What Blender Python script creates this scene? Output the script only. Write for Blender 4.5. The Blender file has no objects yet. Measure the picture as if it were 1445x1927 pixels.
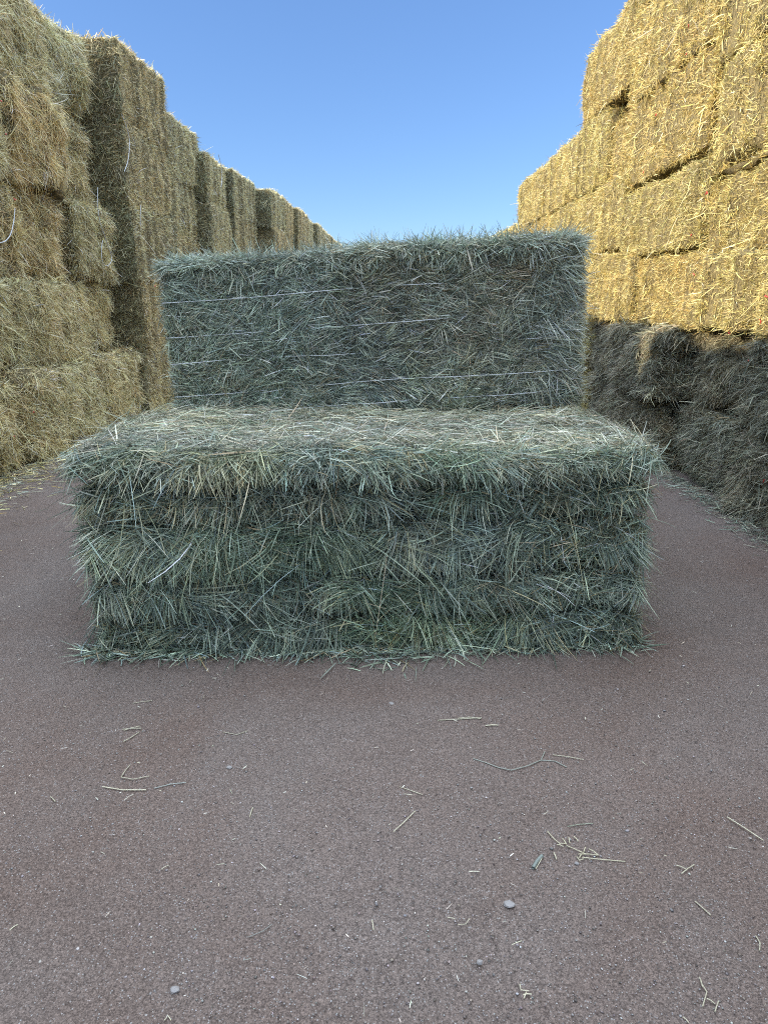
import bpy, math, random
import numpy as np
from mathutils import Vector, Matrix
R = math.radians
rng = np.random.default_rng(7)
random.seed(7)
scene = bpy.context.scene
col = scene.collection

# ------------------------------------------------------------------ camera
EYE = 1.51
PITCH, YAW = R(16.2), R(0.93)
cam = bpy.data.cameras.new('camera')
cam.sensor_fit = 'HORIZONTAL'; cam.sensor_width = 36.0
cam.lens = 36.0*1391/1445
cam.clip_start = 0.05; cam.clip_end = 2000
camo = bpy.data.objects.new('camera', cam); col.objects.link(camo)
camo.location = (0, 0, EYE)
camo.rotation_euler = (R(90)-PITCH, 0, YAW)
scene.camera = camo

# ------------------------------------------------------------------ light
FILL_UP, FILL_BACK, FILL_COL = 13.0, 1.0, (0.90, 1.02, 1.16)
SUN_EL, SUN_AZ = R(26.2), R(74.0)          # azimuth of travel, from the aisle direction towards the lit stack
w = bpy.data.worlds.new('World'); scene.world = w; w.use_nodes = True
nt = w.node_tree
sky = nt.nodes.new('ShaderNodeTexSky'); sky.sky_type = 'NISHITA'; sky.sun_disc = False
sky.sun_elevation = SUN_EL
sky.sun_rotation = R(180) + SUN_AZ
sky.altitude = 1500; sky.air_density = 1.0; sky.dust_density = 0.05; sky.ozone_density = 3.0
bg = nt.nodes['Background']; bg.inputs['Strength'].default_value = 0.15
# added sky fill overhead and behind the viewer, to lift the shade; the clear blue part is low down over the aisle
tcw = nt.nodes.new('ShaderNodeTexCoord'); sx = nt.nodes.new('ShaderNodeSeparateXYZ'); nt.links.new(tcw.outputs['Generated'], sx.inputs[0])
def wmath(op, a, b=None, clamp=False):
    n = nt.nodes.new('ShaderNodeMath'); n.operation = op; n.use_clamp = clamp
    for i, v in enumerate((a, b)):
        if v is None: continue
        if isinstance(v, (int, float)): n.inputs[i].default_value = v
        else: nt.links.new(v, n.inputs[i])
    return n.outputs[0]
def wstep(v, lo, hi):
    n = nt.nodes.new('ShaderNodeMapRange'); n.interpolation_type = 'SMOOTHSTEP'
    n.inputs['From Min'].default_value = lo; n.inputs['From Max'].default_value = hi; nt.links.new(v, n.inputs['Value']); return n.outputs['Result']
sky_fill = wmath('ADD', wmath('MULTIPLY', wstep(sx.outputs['Z'], 0.45, 0.85), FILL_UP), wmath('MULTIPLY', wstep(wmath('MULTIPLY', sx.outputs['Y'], -1.0), -0.1, 0.7), FILL_BACK))
vm = nt.nodes.new('ShaderNodeMix'); vm.data_type = 'RGBA'; vm.blend_type = 'ADD'; vm.clamp_factor = False
vm.inputs['B'].default_value = (*FILL_COL, 1)
hs = nt.nodes.new('ShaderNodeMix'); hs.data_type = 'RGBA'; hs.blend_type = 'MULTIPLY'; hs.inputs['Factor'].default_value = 1
hr = nt.nodes.new('ShaderNodeValToRGB'); nt.links.new(sx.outputs['Z'], hr.inputs['Fac']); nt.links.new(hr.outputs['Color'], hs.inputs['B'])
for e, (p_, c_) in zip(hr.color_ramp.elements, ((0.03, (0.45, 0.515, 0.63, 1)), (0.36, (0.68, 0.765, 0.88, 1)))): e.position = p_; e.color = c_
nt.links.new(sky.outputs['Color'], hs.inputs['A'])
nt.links.new(sky_fill, vm.inputs['Factor']); nt.links.new(hs.outputs['Result'], vm.inputs['A'])
nt.links.new(vm.outputs['Result'], bg.inputs['Color'])
sd = bpy.data.lights.new('sun', 'SUN'); sd.energy = 5.0; sd.angle = R(0.5); sd.color = (1.0, 0.87, 0.65)
so = bpy.data.objects.new('sun', sd); col.objects.link(so)
tv = Vector((math.sin(SUN_AZ)*math.cos(SUN_EL), math.cos(SUN_AZ)*math.cos(SUN_EL), -math.sin(SUN_EL)))
so.rotation_euler = tv.to_track_quat('-Z', 'Y').to_euler()
so.location = (-20, -10, 20)
vs = scene.view_settings
vs.view_transform = 'Standard'; vs.look = 'None'; vs.gamma = 1.0; vs.exposure = 0.86
scene.cycles.use_denoising = False; scene.cycles.use_adaptive_sampling = False; scene.cycles.filter_width = 1.1
scene.cycles.max_bounces = 8; scene.cycles.diffuse_bounces = 5

# ------------------------------------------------------------------ helpers
def tag(o, label=None, cat=None, group=None, kind=None):
    if label: o['label'] = label
    if cat: o['category'] = cat
    if group: o['group'] = group
    if kind: o['kind'] = kind
    return o

def pix(x, y):
    """direction of sight through a pixel of the 1445 x 1927 photograph"""
    u, v = (x-722.5)/1391.0, (y-963.5)/1391.0
    fw = Vector((0, math.cos(PITCH), -math.sin(PITCH))); up = Vector((0, math.sin(PITCH), math.cos(PITCH)))
    return Matrix.Rotation(YAW, 3, 'Z') @ (Vector((u, 0, 0)) + fw - v*up)
def on_ground(x, y, z=0.0):
    r = pix(x, y); t = (z-EYE)/r.z; return Vector((r.x*t, r.y*t, z))
def on_x(x, y, X):
    r = pix(x, y); t = X/r.x; return Vector((X, r.y*t, EYE+r.z*t))
def on_y(x, y, Y):
    r = pix(x, y); t = Y/r.y; return Vector((r.x*t, Y, EYE+r.z*t))

def _h(i, j, k, s):
    n = (i*374761393 + j*668265263 + k*2147483647 + s*974634543) & 0xFFFFFFFF
    n = ((n ^ (n >> 13))*1274126177) & 0xFFFFFFFF
    n = ((n ^ (n >> 16))*2246822519) & 0xFFFFFFFF
    return ((n ^ (n >> 15)) & 0xFFFFFF)/float(0xFFFFFF)
def noise(p, freq, seed=0):
    """smooth value noise in -1..1"""
    q = np.asarray(p, dtype=np.float64)*freq + 1000.0
    i = np.floor(q).astype(np.int64); f = q-i; f = f*f*(3-2*f)
    r = 0
    for a in (0, 1):
        for b in (0, 1):
            for c in (0, 1):
                wgt = (f[:, 0] if a else 1-f[:, 0])*(f[:, 1] if b else 1-f[:, 1])*(f[:, 2] if c else 1-f[:, 2])
                r = r + wgt*_h(i[:, 0]+a, i[:, 1]+b, i[:, 2]+c, seed)
    return r*2-1
def unit(v):
    return v/np.maximum(np.linalg.norm(v, axis=-1, keepdims=True), 1e-9)

def mesh_np(name, verts, faces4, tint, mats, mat_index=None, smooth=True):
    me = bpy.data.meshes.new(name)
    nv, nf = len(verts), len(faces4)
    me.vertices.add(nv); me.vertices.foreach_set('co', np.ascontiguousarray(verts, dtype=np.float32).ravel())
    me.loops.add(nf*4); me.loops.foreach_set('vertex_index', np.ascontiguousarray(faces4, dtype=np.int32).ravel())
    me.polygons.add(nf)
    me.polygons.foreach_set('loop_start', np.arange(nf, dtype=np.int32)*4)
    for m in mats: me.materials.append(m)
    if mat_index is not None: me.polygons.foreach_set('material_index', np.asarray(mat_index, dtype=np.int32))
    if smooth: me.polygons.foreach_set('use_smooth', np.ones(nf, dtype=bool))
    if tint is not None:
        a = me.attributes.new('tint', 'FLOAT_COLOR', 'POINT')
        c = np.ones((nv, 4), dtype=np.float32); c[:, :3] = tint
        a.data.foreach_set('color', c.ravel())
    me.update(calc_edges=True)
    return me

def ribbons(P, D, N, L, W, B, tint, S=3, roll=0.9):
    """hay blades: P roots, D directions, N outward normals, L lengths, W widths, B bend vectors (per unit length)"""
    n = len(P); s = np.linspace(0, 1, S+1)[None, :, None]
    P = P[:, None, :]; Lc = L[:, None, None]
    C = P + Lc*(D[:, None, :]*s + B[:, None, :]*s*s)
    T = unit(D[:, None, :] + 2*B[:, None, :]*s)
    a = rng.normal(0, roll, n)
    side0 = unit(np.cross(D, N)); f0 = unit(np.cross(side0, D))
    sd_ = side0*np.cos(a)[:, None] + f0*np.sin(a)[:, None]
    sd_ = sd_[:, None, :] - T*np.sum(sd_[:, None, :]*T, -1, keepdims=True)
    sd_ = unit(sd_)
    wv = W[:, None, None]*(0.55+0.9*s-1.15*s*s)*0.5*1.25
    V = np.stack([C-sd_*wv, C+sd_*wv], axis=2).reshape(n*(S+1)*2, 3)
    base = (np.arange(n)*(S+1)*2)[:, None]
    k = (np.arange(S)*2)[None, :]
    b = base+k
    F = np.stack([b, b+1, b+3, b+2], axis=-1).reshape(-1, 4)
    t = np.repeat(tint, (S+1)*2, axis=0)
    return V, F, t

def grid_box(h, res):
    """points of a box surface (half sizes h) with quads, per face grids"""
    V, F, FI = [], [], []; off = 0
    for ax in range(3):
        for sg in (-1, 1):
            a, b = [i for i in range(3) if i != ax]
            na, nb = max(2, int(2*h[a]/res)), max(2, int(2*h[b]/res))
            A, Bq = np.meshgrid(np.linspace(-h[a], h[a], na+1), np.linspace(-h[b], h[b], nb+1), indexing='ij')
            v = np.zeros((A.size, 3)); v[:, a] = A.ravel(); v[:, b] = Bq.ravel(); v[:, ax] = sg*h[ax]
            idx = np.arange(A.size).reshape(na+1, nb+1)
            q = np.stack([idx[:-1, :-1], idx[1:, :-1], idx[1:, 1:], idx[:-1, 1:]], -1).reshape(-1, 4)
            flip = (sg > 0) == (ax == 1)
            if flip: q = q[:, ::-1]
            V.append(v); F.append(q+off); off += len(v)
    return np.concatenate(V), np.concatenate(F)

class Bale:
    """rounded, lumpy block of hay; same surface function for the body and for the blades that root in it"""
    def __init__(s, L, D, H, r, disp, seed):
        s.h = np.array([L/2, D/2, H/2]); s.r = r; s.disp = disp; s.seed = seed
    def base(s, p):
        q = np.clip(p, -(s.h-s.r), s.h-s.r)
        n = unit(p-q)
        return q+n*s.r, n
    def surf(s, p):
        b, n = s.base(p)
        return b+n*s.disp(b, n)[:, None], n
    def normal(s, p, n):
        """normal with displacement"""
        e = 0.02
        t1 = unit(np.cross(n, np.where(np.abs(n[:, 2:3]) > 0.9, np.array([[1., 0, 0]]), np.array([[0, 0, 1.]]))))
        t2 = np.cross(n, t1)
        b, _ = s.base(p)
        d0 = s.disp(b, n); d1 = s.disp(b+t1*e, n); d2 = s.disp(b+t2*e, n)
        return unit(n - t1*((d1-d0)/e)[:, None] - t2*((d2-d0)/e)[:, None])
    def body(s, res=0.05):
        v, f = grid_box(s.h, res)
        P, _ = s.surf(v)
        return P, f
    def sample(s, ax, sg, n):
        a, b = [i for i in range(3) if i != ax]
        p = np.zeros((n, 3)); p[:, ax] = sg*s.h[ax]
        p[:, a] = rng.uniform(-s.h[a], s.h[a], n); p[:, b] = rng.uniform(-s.h[b], s.h[b], n)
        return p
    def clamp(s, p, ax, sg):
        q = np.clip(p, -s.h, s.h); q[:, ax] = sg*s.h[ax]; return q

def pick(pal, n, wts=None):
    pal = np.array(pal); i = rng.choice(len(pal), n, p=None if wts is None else np.array(wts)/sum(wts))
    c = pal[i]*np.exp(rng.normal(0, 0.36, (n, 1)))
    return c*rng.uniform(0.93, 1.07, (n, 3))

def face_blades(bale, ax, sg, n, ang, spread, length, width, lift, droop, pal, wts, tufts=0, tuft_ang=None, tuft_r=0.06, tuft_share=0.5,
                S=3, tuft_pos=None, tuft_bend=0.0, tuft_len=None, layer=0.0, sink=0.55, avoid=None, clip=0.03, bounds=None, patch=None, ang_noise=0.6, nf=3.0, tint_noise=0.15, curl=0.12, roll=0.9):
    """blades on one face of a bale. ang(p) gives the mean direction in the face plane"""
    a, b = [i for i in range(3) if i != ax]
    nt_ = int(n*tuft_share) if tufts else 0
    p = bale.sample(ax, sg, n)
    th = ang(p) + ang_noise*np.pi*noise(p, nf, bale.seed+5) + rng.normal(0, spread, n)
    lf = rng.uniform(lift[0], lift[1], n)
    ln = rng.uniform(length[0], length[1], n)*(0.7+0.6*rng.random(n))
    c = pick(pal, n, wts)
    tn = noise(p, 2.2, bale.seed+9)*tint_noise
    if nt_:
        sp = bale.sample(ax, sg, tufts)
        if tuft_pos: sp = tuft_pos(sp)
        tb = rng.normal(0, 1, tufts)*tuft_bend
        st = tuft_ang(sp)
        tcol = pick(pal, tufts, wts)
        k = rng.integers(0, tufts, nt_)
        off = rng.normal(0, tuft_r, (nt_, 2))
        d = np.zeros((nt_, 3))
        # spread of a tuft is wide across its direction and short along it
        ca, sa = np.cos(st[k]), np.sin(st[k])
        al, ac = off[:, 0]*0.6, off[:, 1]
        d[:, a] = al*ca-ac*sa; d[:, b] = al*sa+ac*ca
        p[:nt_] = bale.clamp(sp[k]+d, ax, sg)
        th[:nt_] = st[k] + ac/tuft_r*0.28 + rng.normal(0, 0.16, nt_)
        lf[:nt_] = rng.uniform(lift[0], lift[1], nt_)*(0.8+0.6*rng.random(tufts)[k])
        ln[:nt_] *= 1.15
        if tuft_len is not None: ln[:nt_] *= tuft_len[0]+(tuft_len[1]-tuft_len[0])*rng.random(tufts)[k]
        c[:nt_] = c[:nt_]*0.5+tcol[k]*0.5
    P, n0 = bale.surf(p)
    N = bale.normal(p, n0)
    t1 = np.zeros((n, 3)); t1[:, a] = 1; t2 = np.zeros((n, 3)); t2[:, b] = 1
    T = np.cos(th)[:, None]*t1+np.sin(th)[:, None]*t2
    T = unit(T-N*np.sum(T*N, -1, keepdims=True))
    D = T*np.cos(lf)[:, None]+N*np.sin(lf)[:, None]
    P = P + N*(-0.010+layer*rng.random(n))[:, None]
    Bn = -N*(np.sin(lf)*sink)[:, None]*rng.uniform(0.3, 1.2, (n, 1)) + rng.normal(0, curl, (n, 3))
    Bn[:, 2] -= droop*rng.uniform(0.3, 1.3, n)
    if nt_ and tuft_bend:
        Bn[:nt_] += np.cross(N[:nt_], T[:nt_])*tb[k][:, None]
    if patch is not None: c = c*patch(p)
    c = np.minimum(c, 0.85)
    c = np.clip(c*(1+tn[:, None]*np.array([1.0, 0.9, 0.6])), 0.01, 0.9)
    wd = rng.uniform(width[0], width[1], n)
    free = rng.random(n) < 0.05
    lim = np.full(n, 9.0)
    for q in (a, b):                                     # blades end near the edge of their face
        room = np.where(D[:, q] > 0, bale.h[q]-p[:, q], bale.h[q]+p[:, q])
        lim = np.minimum(lim, (room+clip*rng.random(n))/np.maximum(np.abs(D[:, q]), 0.05))
    if bounds is not None:                               # ... and of their layer
        lo, hi = bounds(p)
        room = np.where(D[:, 2] > 0, hi-p[:, 2], p[:, 2]-lo)
        lim = np.minimum(lim, (np.maximum(room-0.016, 0)+0.016*rng.random(n))/np.maximum(np.abs(D[:, 2]), 0.05))
    ln = np.where(free, np.minimum(ln, lim+0.08), np.minimum(ln, np.maximum(lim, 0.018)))
    wd = wd*np.where(rng.random(n) < 0.06, 1.7, 1.0)
    if avoid is not None:
        m = ~avoid(p)
        P, D, N, ln, wd, Bn, c = P[m], D[m], N[m], ln[m], wd[m], Bn[m], c[m]
    return ribbons(P, D, N, ln, wd, Bn, c, S, roll)

def join(parts):
    V, F, T = [], [], []; o = 0
    for v, f, t in parts:
        V.append(v); F.append(f+o); T.append(t); o += len(v)
    return np.concatenate(V), np.concatenate(F), np.concatenate(T)

# ------------------------------------------------------------------ materials
def nodes(m):
    m.use_nodes = True
    t = m.node_tree; return t, t.nodes, t.links
def hay_blade(name, rnd=0.25, warm=(1.08, 1.0, 0.85), cool=(0.9, 1.0, 0.98), sheen=0.35):
    m = bpy.data.materials.new(name); t, N, L = nodes(m)
    bs = N['Principled BSDF']; out = N['Material Output']
    at = N.new('ShaderNodeAttribute'); at.attribute_name = 'tint'
    oi = N.new('ShaderNodeObjectInfo')
    ramp = N.new('ShaderNodeMix'); ramp.data_type = 'RGBA'
    L.new(oi.outputs['Random'], ramp.inputs['Factor'])
    ramp.inputs['A'].default_value = (*warm, 1); ramp.inputs['B'].default_value = (*cool, 1)
    mul = N.new('ShaderNodeMix'); mul.data_type = 'RGBA'; mul.blend_type = 'MULTIPLY'; mul.inputs['Factor'].default_value = 1
    L.new(at.outputs['Color'], mul.inputs['A']); L.new(ramp.outputs['Result'], mul.inputs['B'])
    L.new(mul.outputs['Result'], bs.inputs['Base Color'])
    bs.inputs['Roughness'].default_value = 0.5; bs.inputs['Specular IOR Level'].default_value = sheen
    tr = N.new('ShaderNodeBsdfTranslucent'); L.new(mul.outputs['Result'], tr.inputs['Color'])
    mx = N.new('ShaderNodeMixShader'); mx.inputs['Fac'].default_value = 0.18
    L.new(bs.outputs['BSDF'], mx.inputs[1]); L.new(tr.outputs['BSDF'], mx.inputs[2]); L.new(mx.outputs['Shader'], out.inputs['Surface'])
    return m
def hay_core(name, c1, c2, scale=(60, 60, 9)):  # core colours darker than the blades, standing in for shade in deep gaps
    m = bpy.data.materials.new(name); t, N, L = nodes(m)
    bs = N['Principled BSDF']
    tc = N.new('ShaderNodeTexCoord'); mp = N.new('ShaderNodeMapping'); mp.inputs['Scale'].default_value = scale
    L.new(tc.outputs['Object'], mp.inputs['Vector'])
    wn = N.new('ShaderNodeTexNoise'); wn.inputs['Scale'].default_value = 1.0; wn.inputs['Detail'].default_value = 5; wn.inputs['Distortion'].default_value = 1.5
    L.new(mp.outputs['Vector'], wn.inputs['Vector'])
    cr = N.new('ShaderNodeValToRGB'); cr.color_ramp.elements[0].position = 0.3; cr.color_ramp.elements[1].position = 0.7
    cr.color_ramp.elements[0].color = (*c1, 1); cr.color_ramp.elements[1].color = (*c2, 1)
    L.new(wn.outputs['Fac'], cr.inputs['Fac']); L.new(cr.outputs['Color'], bs.inputs['Base Color'])
    bp = N.new('ShaderNodeBump'); bp.inputs['Strength'].default_value = 1.0; bp.inputs['Distance'].default_value = 0.03
    L.new(wn.outputs['Fac'], bp.inputs['Height']); L.new(bp.outputs['Normal'], bs.inputs['Normal'])
    bs.inputs['Roughness'].default_value = 0.9
    return m
def plain(name, c, rough=0.6, var=0.2, scale=40):
    m = bpy.data.materials.new(name); t, N, L = nodes(m); bs = N['Principled BSDF']
    n = N.new('ShaderNodeTexNoise'); n.inputs['Scale'].default_value = scale; n.inputs['Detail'].default_value = 4
    cr = N.new('ShaderNodeValToRGB')
    cr.color_ramp.elements[0].color = (*[x*(1-var) for x in c], 1); cr.color_ramp.elements[1].color = (*[min(1, x*(1+var)) for x in c], 1)
    tc = N.new('ShaderNodeTexCoord'); L.new(tc.outputs['Object'], n.inputs['Vector'])
    L.new(n.outputs['Fac'], cr.inputs['Fac']); L.new(cr.outputs['Color'], bs.inputs['Base Color'])
    bs.inputs['Roughness'].default_value = rough
    return m
M_FRESH = hay_blade('fresh hay blades', warm=(1.0, 1.0, 1.0), cool=(1.0, 1.0, 1.0))
M_FRESH_CORE = hay_core('fresh hay core', (0.05, 0.055, 0.035), (0.12, 0.125, 0.08))
M_GREY_CORE = hay_core('grey hay core', (0.085, 0.095, 0.07), (0.20, 0.21, 0.16))
M_DRY = hay_blade('dry hay blades', warm=(1.09, 1.0, 0.90), cool=(1.0, 1.01, 0.98))
M_DRY_CORE = hay_core('dry hay core', (0.11, 0.088, 0.042), (0.26, 0.21, 0.10))
M_TWINE = plain('white twine', (0.6, 0.62, 0.63), 0.45, 0.12, 90)
M_RED = plain('red plastic', (0.62, 0.07, 0.05), 0.5)
M_STONE = plain('grey stone', (0.27, 0.25, 0.235), 0.8, 0.25, 60)

FRESH = [(0.25, 0.305, 0.23), (0.37, 0.425, 0.325), (0.095, 0.125, 0.09), (0.58, 0.62, 0.47), (0.58, 0.51, 0.32), (0.30, 0.23, 0.125), (0.28, 0.37, 0.335)]
FRESH_W = [5, 4.5, 6.5, 2.6, 1.2, 1.0, 2.4]
GREY = [(0.36, 0.41, 0.325), (0.50, 0.545, 0.445), (0.13, 0.15, 0.115), (0.68, 0.70, 0.575), (0.56, 0.49, 0.33), (0.28, 0.225, 0.15), (0.33, 0.41, 0.37)]
GREY_W = [5, 4.5, 6, 2.4, 0.8, 1.4, 2.4]
TOPS = [(0.34, 0.34, 0.25), (0.44, 0.43, 0.33), (0.54, 0.50, 0.37), (0.22, 0.25, 0.18), (0.52, 0.44, 0.28), (0.32, 0.37, 0.30)]
DRY = [(0.56, 0.465, 0.19), (0.68, 0.59, 0.28), (0.33, 0.275, 0.105), (0.45, 0.41, 0.185), (0.78, 0.71, 0.41), (0.44, 0.32, 0.115)]
DRY_W = [5, 4, 3, 3, 1.6, 1.2]

# ------------------------------------------------------------------ ground
def build_ground():
    # fine grid near the viewer, coarse outwards: one sheet to the horizon
    def axis(lo, hi, fine, far):
        near = np.arange(lo, hi+1e-6, fine)
        out = [hi]
        st = fine
        while out[-1] < far: st *= 1.35; out.append(out[-1]+st)
        neg = [lo]; st = fine
        while neg[-1] > -far: st *= 1.35; neg.append(neg[-1]-st)
        return np.concatenate([np.array(neg[1:])[::-1], near, np.array(out[1:])])
    xs = axis(-2.2, 2.4, 0.018, 500); ys = axis(0.7, 5.0, 0.018, 500)
    X, Y = np.meshgrid(xs, ys, indexing='ij')
    p = np.stack([X.ravel(), Y.ravel(), np.zeros(X.size)], 1)
    fade = np.exp(-np.maximum(0, np.hypot(p[:, 0], p[:, 1])-4.5)/1.5)
    z = 0.006*noise(p, 1.2, 3)+0.003*noise(p, 5, 4)+(0.0014*noise(p, 16, 5)+0.0009*noise(p, 40, 6))*fade
    p[:, 2] = z*fade
    nx, ny = X.shape
    idx = np.arange(X.size).reshape(nx, ny)
    f = np.stack([idx[:-1, :-1], idx[1:, :-1], idx[1:, 1:], idx[:-1, 1:]], -1).reshape(-1, 4)
    m = bpy.data.materials.new('packed dirt'); t, N, L = nodes(m); bs = N['Principled BSDF']
    tc = N.new('ShaderNodeTexCoord')
    def nz(scale, det=6, rough=0.6, dist=0):
        n = N.new('ShaderNodeTexNoise'); n.inputs['Scale'].default_value = scale; n.inputs['Detail'].default_value = det
        n.inputs['Roughness'].default_value = rough; n.inputs['Distortion'].default_value = dist
        L.new(tc.outputs['Object'], n.inputs['Vector']); return n
    def ramp(src, p0, c0, p1, c1):
        r = N.new('ShaderNodeValToRGB'); e = r.color_ramp.elements
        e[0].position = p0; e[0].color = (*c0, 1); e[1].position = p1; e[1].color = (*c1, 1)
        L.new(src, r.inputs['Fac']); return r.outputs['Color']
    def mix(fac, a, b, mode='MIX'):
        q = N.new('ShaderNodeMix'); q.data_type = 'RGBA'; q.blend_type = mode
        if isinstance(fac, float): q.inputs['Factor'].default_value = fac
        else: L.new(fac, q.inputs['Factor'])
        for nm, s in (('A', a), ('B', b)):
            if isinstance(s, tuple): q.inputs[nm].default_value = (*s, 1)
            else: L.new(s, q.inputs[nm])
        return q.outputs['Result']
    big = ramp(nz(0.9, 5, 0.6, 0.6).outputs['Fac'], 0.34, (0.142, 0.104, 0.085), 0.66, (0.156, 0.129, 0.113))
    fine = ramp(nz(130, 8, 0.8).outputs['Fac'], 0.36, (0.60, 0.59, 0.59), 0.64, (1.38, 1.38, 1.38))
    dry = ramp(nz(0.45, 4, 0.55, 0.4).outputs['Fac'], 0.38, (0.92, 0.89, 0.87), 0.62, (1.08, 1.08, 1.08))
    big = mix(1.0, big, dry, 'MULTIPLY')
    c = mix(1.0, big, fine, 'MULTIPLY')
    vg = N.new('ShaderNodeTexVoronoi'); vg.inputs['Scale'].default_value = 300; L.new(tc.outputs['Object'], vg.inputs['Vector'])
    sg_ = N.new('ShaderNodeSeparateColor'); L.new(vg.outputs['Color'], sg_.inputs['Color'])
    grain = ramp(sg_.outputs['Blue'], 0.0, (0.6, 0.6, 0.6), 1.0, (1.42, 1.42, 1.42))
    c = mix(1.0, c, grain, 'MULTIPLY')
    vo = N.new('ShaderNodeTexVoronoi'); vo.inputs['Scale'].default_value = 170; vo.inputs['Randomness'].default_value = 1
    L.new(tc.outputs['Object'], vo.inputs['Vector'])
    sep = N.new('ShaderNodeSeparateColor'); L.new(vo.outputs['Color'], sep.inputs['Color'])
    gt = N.new('ShaderNodeMath'); gt.operation = 'GREATER_THAN'; gt.inputs[1].default_value = 0.72; L.new(sep.outputs['Red'], gt.inputs[0])
    lt = N.new('ShaderNodeMath'); lt.operation = 'LESS_THAN'; lt.inputs[1].default_value = 0.32; L.new(vo.outputs['Distance'], lt.inputs[0])
    am = N.new('ShaderNodeMath'); am.operation = 'MULTIPLY'; L.new(gt.outputs[0], am.inputs[0]); L.new(lt.outputs[0], am.inputs[1])
    am2 = N.new('ShaderNodeMath'); am2.operation = 'MULTIPLY'; L.new(am.outputs[0], am2.inputs[0]); L.new(sep.outputs['Green'], am2.inputs[1])
    c = mix(am2.outputs[0], c, (0.36, 0.34, 0.32))
    L.new(c, bs.inputs['Base Color']); bs.inputs['Roughness'].default_value = 0.92; bs.inputs['Specular IOR Level'].default_value = 0.2
    h1 = nz(70, 10, 0.75)
    ad = N.new('ShaderNodeMath'); ad.operation = 'MULTIPLY_ADD'; ad.inputs[1].default_value = 0.35
    L.new(am.outputs[0], ad.inputs[0]); L.new(h1.outputs['Fac'], ad.inputs[2])
    bp = N.new('ShaderNodeBump'); bp.inputs['Strength'].default_value = 0.6; bp.inputs['Distance'].default_value = 0.010
    L.new(ad.outputs[0], bp.inputs['Height']); L.new(bp.outputs['Normal'], bs.inputs['Normal'])
    o = bpy.data.objects.new('ground', mesh_np('ground', p, f, None, [m])); col.objects.link(o)
    tag(o, 'packed grey brown dirt yard with fine gravel', 'ground', kind='structure')
build_ground()

# ------------------------------------------------------------------ hay bale kinds for the two stacks
def flake_line(p, seed):
    return noise(np.stack([p[:, 0]+0.012*noise(p, 4, seed+3), np.sign(p[:, 1]), 0.04*p[:, 2]], 1), 5.0, seed+11)
def wall_disp(seed, lump, flake, big=2.3, dent=0.24, fl2=0.055):
    def d(p, n):
        r = lump*(0.75*noise(p, big, seed)+0.45*noise(p, 5.5, seed+1)+0.2*noise(p, 13, seed+2))
        q = np.stack([p[:, 0]+0.03*noise(p, 3, seed+3), np.zeros(len(p)), 0.05*p[:, 2]], 1)
        r += flake*(noise(q, 7.0, seed+4)-0.3)*(1-np.abs(n[:, 0]))
        r -= fl2*np.exp(-(flake_line(p, seed)/0.13)**2)*(1-np.abs(n[:, 0]))*np.clip(0.6+noise(p, 1.7, seed+12), 0, 1)
        side = np.clip(1.2-np.abs(n[:, 2])*1.5, 0, 1)
        qx = np.stack([p[:, 0], np.sign(p[:, 1]), np.zeros(len(p))], 1)
        r -= side*dent*np.exp(-((p[:, 2]+0.42)/0.075)**2)*np.clip(noise(qx, 2.6, seed+6)*4-0.7, 0, 1)
        r -= side*dent*0.7*np.exp(-((p[:, 2]-0.43)/0.04)**2)*np.clip(noise(qx, 3.1, seed+7)*3-1.1, 0, 1)
        qz = np.stack([np.sign(p[:, 0])*3, np.sign(p[:, 1]), p[:, 2]], 1)
        r -= dent*np.exp(-((np.abs(p[:, 0])-1.2)/0.05)**2)*np.clip(noise(qz, 2.8, seed+8)*3.5-0.2, 0, 1)*np.abs(n[:, 1])
        return r
    return d
BL, BD, BH = 2.42, 1.2, 0.88
LOWP = [(0.21, 0.215, 0.155), (0.31, 0.315, 0.23), (0.09, 0.095, 0.068), (0.42, 0.40, 0.29), (0.24, 0.185, 0.12), (0.21, 0.26, 0.21)]  # dark hay colours with the shade of the low right bales painted in
ENDP = [(0.25, 0.255, 0.155), (0.36, 0.35, 0.22), (0.13, 0.135, 0.08), (0.44, 0.41, 0.26), (0.30, 0.24, 0.12), (0.24, 0.26, 0.17)]
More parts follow.
